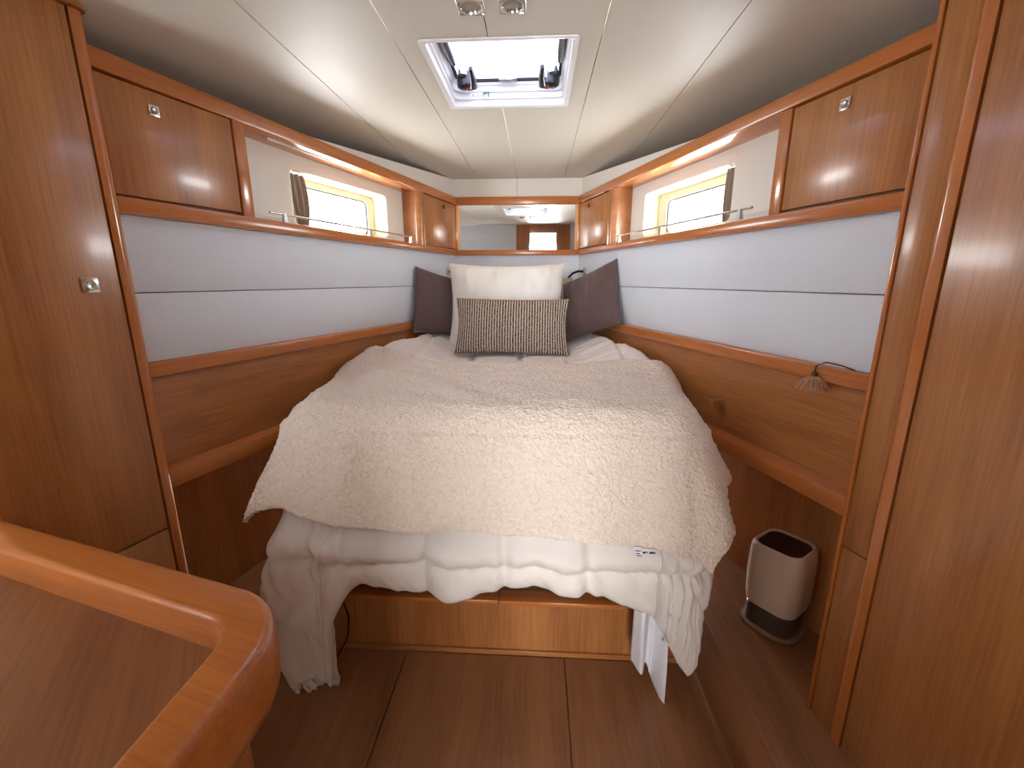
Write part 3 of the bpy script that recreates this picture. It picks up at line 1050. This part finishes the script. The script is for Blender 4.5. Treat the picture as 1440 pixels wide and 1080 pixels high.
def duvet_fn(u, v):
    y = 0.74 + v * (3.12 - 0.74)
    sd_ = 0.43 if u > 0.5 else 0.52
    side = sd_ * (1 - smooth(1.75, 2.25, y)) + 0.02
    yy = max(y, 1.3)
    half = min(0.655 + 0.14 * (yy - 1.34), wall_x(yy) - 0.03) if yy > 1.34 else 0.655
    X = (u * 2 - 1) * (half + side)
    hem = 0.0
    if v < 0.25:
        hem = (1 - v / 0.25) * (0.020 * math.sin(X * 11.0 + 0.5) + 0.035 * math.exp(-((X - 0.33) / 0.16) ** 2) - 0.012)
        dip = 0.36 * smooth(0.44, 0.70, -X) + 0.11 * smooth(0.34, 0.70, X)
        hem -= dip * (1 - v / 0.25) ** 1.2
    P3, drop, n, tt = drape(X, y + hem, 0.0, 0.085, duvet_folds, 0.07)
    # stitched channels pinch the filling
    q = 0.0
    for c_ in (-0.75, -0.50, -0.22, 0.055, 0.33, 0.60, 0.85):
        q -= 0.020 * math.exp(-((X - c_) / 0.018) ** 2)
    for c_ in (0.98, 1.62, 1.95, 2.30, 2.65):
        q -= 0.010 * math.exp(-((y - c_) / 0.014) ** 2)
    wr = 0.010 * nz3(X, y, 0.3, 5.0) + 0.006 * nz3(X * 1.5, y * 0.6, 2.1, 14.0)
    wr += 0.009 * nz3(X * 0.6, y * 1.9, 5.0, 11.0) * smooth(2.2, 2.6, y)
    if drop > 0.05:
        hw = smooth(0.35, 0.6, drop)
        q += hw * (0.012 * nz3(X, y * 0.22, 7.7, 15.0) + 0.008 * nz3(X * 1.3 + y, y * 0.5, 1.2, 26.0)) + hw * 0.012
        q -= 0.030 * math.exp(-v / 0.012)
        P3 += Vector((n.x, n.y, 0)) * (q + wr * 1.2)
    else:
        P3.z += q + wr
    lim = wall_x(P3.y) - 0.025
    P3.x = max(-lim, min(lim, P3.x))
    P3.z = max(P3.z, 0.012)
    if P3.z < 0.17 and abs(P3.x) > 0.80:
        P3.x = math.copysign(0.80, P3.x)
    return P3


duv = cloth_grid('duvet', 260, 260, duvet_fn, 'duvet_cotton', thickness=0.030, origin=(0, 2.2, 0.975))
tag(duv, 'white quilted duvet spread over the berth and hanging to the floor at its corners', 'duvet')

# --- sherpa throw
ROT = R(-3.4)


def throw_folds(tt, drop, n):
    a = smooth(0.05, 0.45, drop)
    corner = smooth(0.25, 0.65, abs(n.x)) * smooth(0.25, 0.65, abs(n.y))
    return a * (0.010 * math.sin(tt * 9.0 + 0.7) + 0.006 * math.sin(tt * 23.0) + corner * 0.030 * math.sin(tt * 26.0 + 0.4)) + 0.012 * a


def throw_fn(u, v):
    X = -0.94 + u * 1.86
    y = 0.972 + v * (2.14 - 0.972)
    y += 0.012 * math.sin(X * 6.0) + (0.02 * math.sin(X * 5 + 1.0) + 0.012 * math.sin(X * 17)) * smooth(0.8, 1.0, v)
    cl_ = (1 - smooth(0, 0.20, u)) * (1 - smooth(0, 0.35, v))
    cr_ = (1 - smooth(0, 0.15, 1 - u)) * (1 - smooth(0, 0.25, v))
    y += 0.11 * cl_ + 0.03 * cr_
    X += 0.03 * cl_ - 0.02 * cr_
    X += 0.012 * math.sin(y * 9.0) + 0.010 * math.sin(y * 23)
    cx, cy = X, y - 1.6
    X2 = cx * math.cos(ROT) - cy * math.sin(ROT)
    y2 = cx * math.sin(ROT) + cy * math.cos(ROT) + 1.6
    P3, drop, n, tt = drape(X2, y2, 0.024, 0.105, throw_folds, 0.13)
    wr = 0.016 * nz3(X, y * 1.6, 9.3, 3.2) + 0.008 * nz3(X, y * 2.2, 4.0, 8.0)
    wr += 0.012 * max(0.0, math.sin(y * 34 + X * 2.0 + 3 * nz3(X, y, 1, 2))) * smooth(1.7, 2.2, y)
    if drop > 0.07:
        P3 += Vector((n.x, n.y, 0)) * (wr * 0.8 + 0.014 + 0.022 * smooth(0.07, 0.3, drop))
    else:
        P3.z += abs(wr) * 0.9 + 0.004
    lim = wall_x(P3.y) - 0.03
    P3.x = max(-lim, min(lim, P3.x))
    return P3


def sherpa_disp(G):
    H_ = np.zeros(G.shape[:2])
    for j in range(G.shape[0]):
        for i in range(G.shape[1]):
            p = Vector(G[j, i])
            H_[j, i] = 0.0035 * noise.noise(p * 70.0) + 0.0025 * noise.noise(p * 140.0)
    return H_


thr = cloth_grid('throw_blanket', 420, 330, throw_fn, 'sherpa_fleece', thickness=0.016, disp=sherpa_disp, origin=(0, 1.8, 1.0))
tag(thr, 'cream sherpa fleece throw laid over the foot of the white duvet', 'blanket')


# --- pillows
def pillow(name, label, W, H, T, loc, rot, mat, nu=44, nv=36, ribs=0, pinch=0.07, seed=0.0, wrinkle=0.006, group=None):
    """stuffed cushion: width 2W, height 2H, thickness 2T; local x across, z up, -y the face"""
    V, F, U = [], [], []
    M_ = Euler(rot).to_matrix()
    c = Vector(loc)

    def surf(u, v, sgn):
        x = W * u * (1 - pinch * math.cos(v * math.pi / 2) * abs(u) ** 3)
        z = H * v * (1 - pinch * 1.1 * math.cos(u * math.pi / 2) * abs(v) ** 3)
        t = max(0.0, (1 - abs(u) ** 2.6)) ** 0.55 * max(0.0, (1 - abs(v) ** 2.6)) ** 0.55
        edge = min(1.0, 6 * (1 - abs(u))) * min(1.0, 6 * (1 - abs(v)))
        y = T * t
        y += edge * (wrinkle * 1.6 * nz3(x, z, seed, 6.0) + wrinkle * nz3(x * 1.2, z * 0.5, seed + 3, 16.0))
        if ribs:
            y += 0.0035 * math.sin((u + 1) / 2 * 2 * math.pi * ribs) * min(1.0, 8 * (1 - abs(u)) + 0.3) * min(1.0, 8 * (1 - abs(v)))
        return Vector((x, sgn * max(y, 0.0015 if edge > 0 else 0.0), z))
    for sgn in (-1, 1):
        for j in range(nv + 1):
            for i in range(nu + 1):
                u = -1 + 2 * i / nu
                v = -1 + 2 * j / nv
                p = surf(u, v, sgn)
                V.append(M_ @ p + c)
                U.append(((u + 1) / 2, (v + 1) / 2))
    n1 = (nu + 1) * (nv + 1)
    for k0 in (0, n1):
        for j in range(nv):
            for i in range(nu):
                k = k0 + j * (nu + 1) + i
                F.append((k, k + 1, k + nu + 2, k + nu + 1))
    rim = [i for i in range(nu + 1)] + [(j + 1) * (nu + 1) - 1 for j in range(1, nv + 1)] + \
          [nv * (nu + 1) + i for i in range(nu - 1, -1, -1)] + [j * (nu + 1) for j in range(nv - 1, 0, -1)]
    for a, b_ in zip(rim, rim[1:] + rim[:1]):
        F.append((a, b_, n1 + b_, n1 + a))
    o = mk(name, V, F, mat, smooth=True, uv=U, origin=(c.x, c.y, min(v.z for v in V)))
    return tag(o, label, 'pillow', group)


pillow('pillow', 'taupe linen pillow standing upright behind the white pillow', 0.39, 0.225, 0.075, (0.0, 3.03, 1.245), (R(-12), 0, 0), 'taupe_linen', seed=1.0)
pillow('pillow', 'plump white pillow standing upright behind the ribbed lumbar pillow', 0.370, 0.275, 0.105, (-0.045, 2.84, 1.285), (R(-13), 0, R(1.0)), 'white_linen',
       nu=70, nv=60, seed=2.0, wrinkle=0.016, pinch=0.07)
pillow('lumbar_pillow', 'ribbed grey and cream woven lumbar pillow in front of the white pillow', 0.335, 0.168, 0.085, (0.005, 2.585, 1.185), (R(-20), R(0.5), R(0.5)), 'ribbed_weave',
       nu=352, nv=50, ribs=44, seed=3.0, wrinkle=0.006, pinch=0.06)
pillow('pillow', 'dark brown pillow with a white pillow edge showing behind it', 0.215, 0.200, 0.042, (-0.455, 2.855, 1.292), (R(-12), R(13), R(46)), 'brown_cotton',
       seed=4.0, pinch=0.05)
pillow('pillow', 'white pillow mostly hidden behind the dark brown pillow', 0.190, 0.190, 0.018, (-0.490, 2.895, 1.278), (R(-12), R(11), R(46)), 'white_linen', seed=5.0)
pillow('pillow', 'creased dark brown pillow leaning tilted on one corner against the wall', 0.225, 0.205, 0.055, (0.478, 2.80, 1.312), (R(-16), R(-20), R(-45)), 'brown_cotton',
       nu=60, nv=50, seed=6.0, pinch=0.05, wrinkle=0.012)

# ------------------------------------------------------------------ reading lamps
for sd in (-1, 1):
    sl = 0.12 if sd < 0 else 0.10
    c = Vector(WP(sd, sl, -0.034, 1.506))
    nrm = (Vector(WP(sd, sl, 1.0, 1.506)) - Vector(WP(sd, sl, 0.0, 1.506))).normalized()
    la = tag(empty('reading_lamp', c), 'small round reading lamp with black gooseneck, above the ' + ('brown pillow with the white pillow behind' if sd < 0 else 'tilted brown pillow'),
             'lamp', 'gooseneck reading lamps')
    V, F = loft([disc_pts(c + nrm * d, nrm, r) for d, r in ((0, 0.026), (0.010, 0.026), (0.014, 0.022), (0.014, 0.010))], True, True)
    mk('wall_base', V, F, 'satin_steel', la, smooth=True)
    if sd < 0:
        pts = [c + nrm * 0.012, c + nrm * 0.05, c + nrm * 0.09 + Vector((0, -0.01, -0.003)), c + nrm * 0.13 + Vector((0, -0.02, -0.02))]
    else:
        pts = [c + nrm * 0.012, c + nrm * 0.05 + Vector((0, 0, 0.002)), c + nrm * 0.09 + Vector((0, -0.01, -0.012)), c + nrm * 0.12 + Vector((0, -0.02, -0.04)), c + nrm * 0.135 + Vector((0, -0.025, -0.062))]
    tube('gooseneck', pts, 0.0075, 'rubber', la, 10)
    e_ = pts[-1]
    d_ = (pts[-1] - pts[-2]).normalized()
    tube('lamp_head', [e_ - d_ * 0.004, e_ + d_ * 0.006, e_ + d_ * 0.03], [0.009, 0.013, 0.015], 'black_plastic', la, 14)

# ------------------------------------------------------------------ fabric speaker on the side step
SX, SY, SZ = 1.085, 1.515, 0.15
spk = tag(empty('speaker', (SX, SY, SZ)), 'rounded cream fabric speaker with a black top on the low side step', 'speaker')


def sq(h, z, r, rot=R(38), dx=0.0, dy=0.0):
    lp = rrect(-h, h, -h, h, r, 9)
    c_, s_ = math.cos(rot), math.sin(rot)
    return [(SX + dx + x * c_ - y * s_, SY + dy + x * s_ + y * c_, z) for x, y in lp]


V, F = loft([sq(0.075, SZ + 0.095, 0.04), sq(0.088, SZ + 0.10, 0.05), sq(0.094, SZ + 0.13, 0.055), sq(0.097, SZ + 0.22, 0.055), sq(0.096, SZ + 0.30, 0.055),
             sq(0.092, SZ + 0.335, 0.05), sq(0.085, SZ + 0.348, 0.045), sq(0.078, SZ + 0.348, 0.042), sq(0.075, SZ + 0.340, 0.04)], True, False)
mk('fabric_body', V, F, 'speaker_cloth', spk, smooth=True)
V, F = loft([sq(0.077, SZ + 0.338, 0.042), sq(0.076, SZ + 0.342, 0.04)], True, True)
mk('top_panel', V, F, 'speaker_screen', spk)
V, F = loft([sq(0.086, SZ + 0.016, 0.05), sq(0.086, SZ + 0.085, 0.05), sq(0.072, SZ + 0.097, 0.04)], True, True)
mk('lower_body', V, F, 'smoky_base', spk, smooth=True)
V, F = loft([sq(0.098, SZ + 0.001, 0.07), sq(0.102, SZ + 0.005, 0.072), sq(0.102, SZ + 0.012, 0.072), sq(0.096, SZ + 0.016, 0.068)], True, True)
mk('foot', V, F, 'mat_weave', spk, smooth=True)

# ------------------------------------------------------------------ tassel hanging from the rail
tp = Vector(WP(1, 2.035, 0.012, 1.178))
ta = tag(empty('tassel', tp - Vector((0, 0, 0.06))), 'fluffy brown tassel hanging on a cord over the wood rail', 'tassel')
tube('cord', [Vector(WP(1, 2.13, -0.02, 1.203)), Vector(WP(1, 2.10, -0.005, 1.212)), Vector(WP(1, 2.06, 0.003, 1.214)), Vector(WP(1, 2.035, 0.008, 1.200)), tp], 0.0022, 'cord_brown', ta, 6)
V, F = tube_pts([tp + Vector((0, 0, 0.006)), tp, tp - Vector((0, 0, 0.010)), tp - Vector((0, 0, 0.016))], [0.003, 0.008, 0.009, 0.007], 12)
mk('knot', V, F, 'cord_brown', ta, smooth=True)
V, F = [], []
for k in range(130):
    a = random.uniform(0, 2 * math.pi)
    sp_ = random.uniform(0.2, 1.0)
    d_ = Vector((math.cos(a) * 0.040 * sp_, math.sin(a) * 0.040 * sp_, -random.uniform(0.034, 0.055) + 0.012 * sp_))
    st = tp - Vector((0, 0, 0.010)) + Vector((d_.x, d_.y, 0)) * 0.2
    v_, f_ = tube_pts([st, st + d_ * 0.55 + Vector((0, 0, 0.004)), st + d_], [0.0020, 0.0017, 0.0004], 4)
    b_ = len(V)
    V += v_
    F += [tuple(q + b_ for q in g) for g in f_]
fr = mk('fringe', V, F, 'tassel_fibre', ta)
fr['kind'] = 'stuff'

# ------------------------------------------------------------------ small things
# care labels at the hem of the throw
for i, (dX, ln_, tw) in enumerate(((0.0, 0.030, 0.010), (0.026, 0.022, -0.012), (0.045, 0.028, 0.006))):
    h_ = throw_fn((0.50 + dX + 0.94) / 1.86, 0.0)
    V, F = [], []
    for k in range(7):
        t = k / 6
        for w_ in (-0.012, 0.012):
            V.append((h_.x + w_ + tw * t, h_.y - 0.012 - 0.012 * math.sin(t * 2.6 + i), h_.z + 0.006 - ln_ * t))
    F = [(2 * k, 2 * k + 1, 2 * k + 3, 2 * k + 2) for k in range(6)]
    lb = mk('care_label', V, F, 'print_white', thr)
    m_ = lb.modifiers.new('cloth', 'SOLIDIFY')
    m_.thickness = 0.0008
    for r_ in range(3):
        zz = h_.z + 0.006 - ln_ * (0.25 + 0.22 * r_)
        t = 0.25 + 0.22 * r_
        yy = h_.y - 0.0135 - 0.012 * math.sin(t * 2.6 + i)
        box('print_line', h_.x + tw * t - 0.009, h_.x + tw * t + (0.008 if r_ != 1 else 0.003), yy - 0.0006, yy, zz - 0.0012, zz + 0.0012, 'print_black', lb)
# bed sheet corner below the duvet
def sheet_fn(u, v):
    X = 0.50 + u * 0.42
    y = 0.40 + v * 0.80 + 0.10 * (1 - u) * (1 - v)
    P3, drop, n, tt = drape(X, y, -0.03, 0.07, lambda t_, d_, n_: 0.030 * math.sin(t_ * 60.0) * smooth(0.2, 0.9, d_) + 0.014 * math.sin(t_ * 130.0) * smooth(0.4, 0.9, d_), 0.02)
    P3.z = max(P3.z, 0.006 + 0.004 * math.sin(X * 40))
    if P3.z < 0.17 and P3.x > 0.775:
        P3.x = 0.775
    return P3


sh = cloth_grid('bed_sheet', 90, 90, sheet_fn, 'sheet_cotton', thickness=0.002, origin=(0.7, 1.3, 0))
tag(sh, 'thin white bed sheet corner trailing below the duvet to the floor', 'sheet')
cb = tag(tube('charging_cable', [(-0.60, 1.47, 0.30), (-0.585, 1.43, 0.24), (-0.565, 1.425, 0.17), (-0.575, 1.42, 0.08), (-0.61, 1.40, 0.012), (-0.66, 1.36, 0.005), (-0.72, 1.38, 0.005)], 0.0032, 'rubber', seg=8),
         'thin black cable coming out from under the bed beside the duvet corner', 'cable')
blk = tag(wbox('wood_block', 1, 1.60, 1.63, -0.022, 0.03, 0.955, 0.985, 'wood_wall_right', bevel=0.004), 'small wooden block on the panelling beside the bed', 'block')
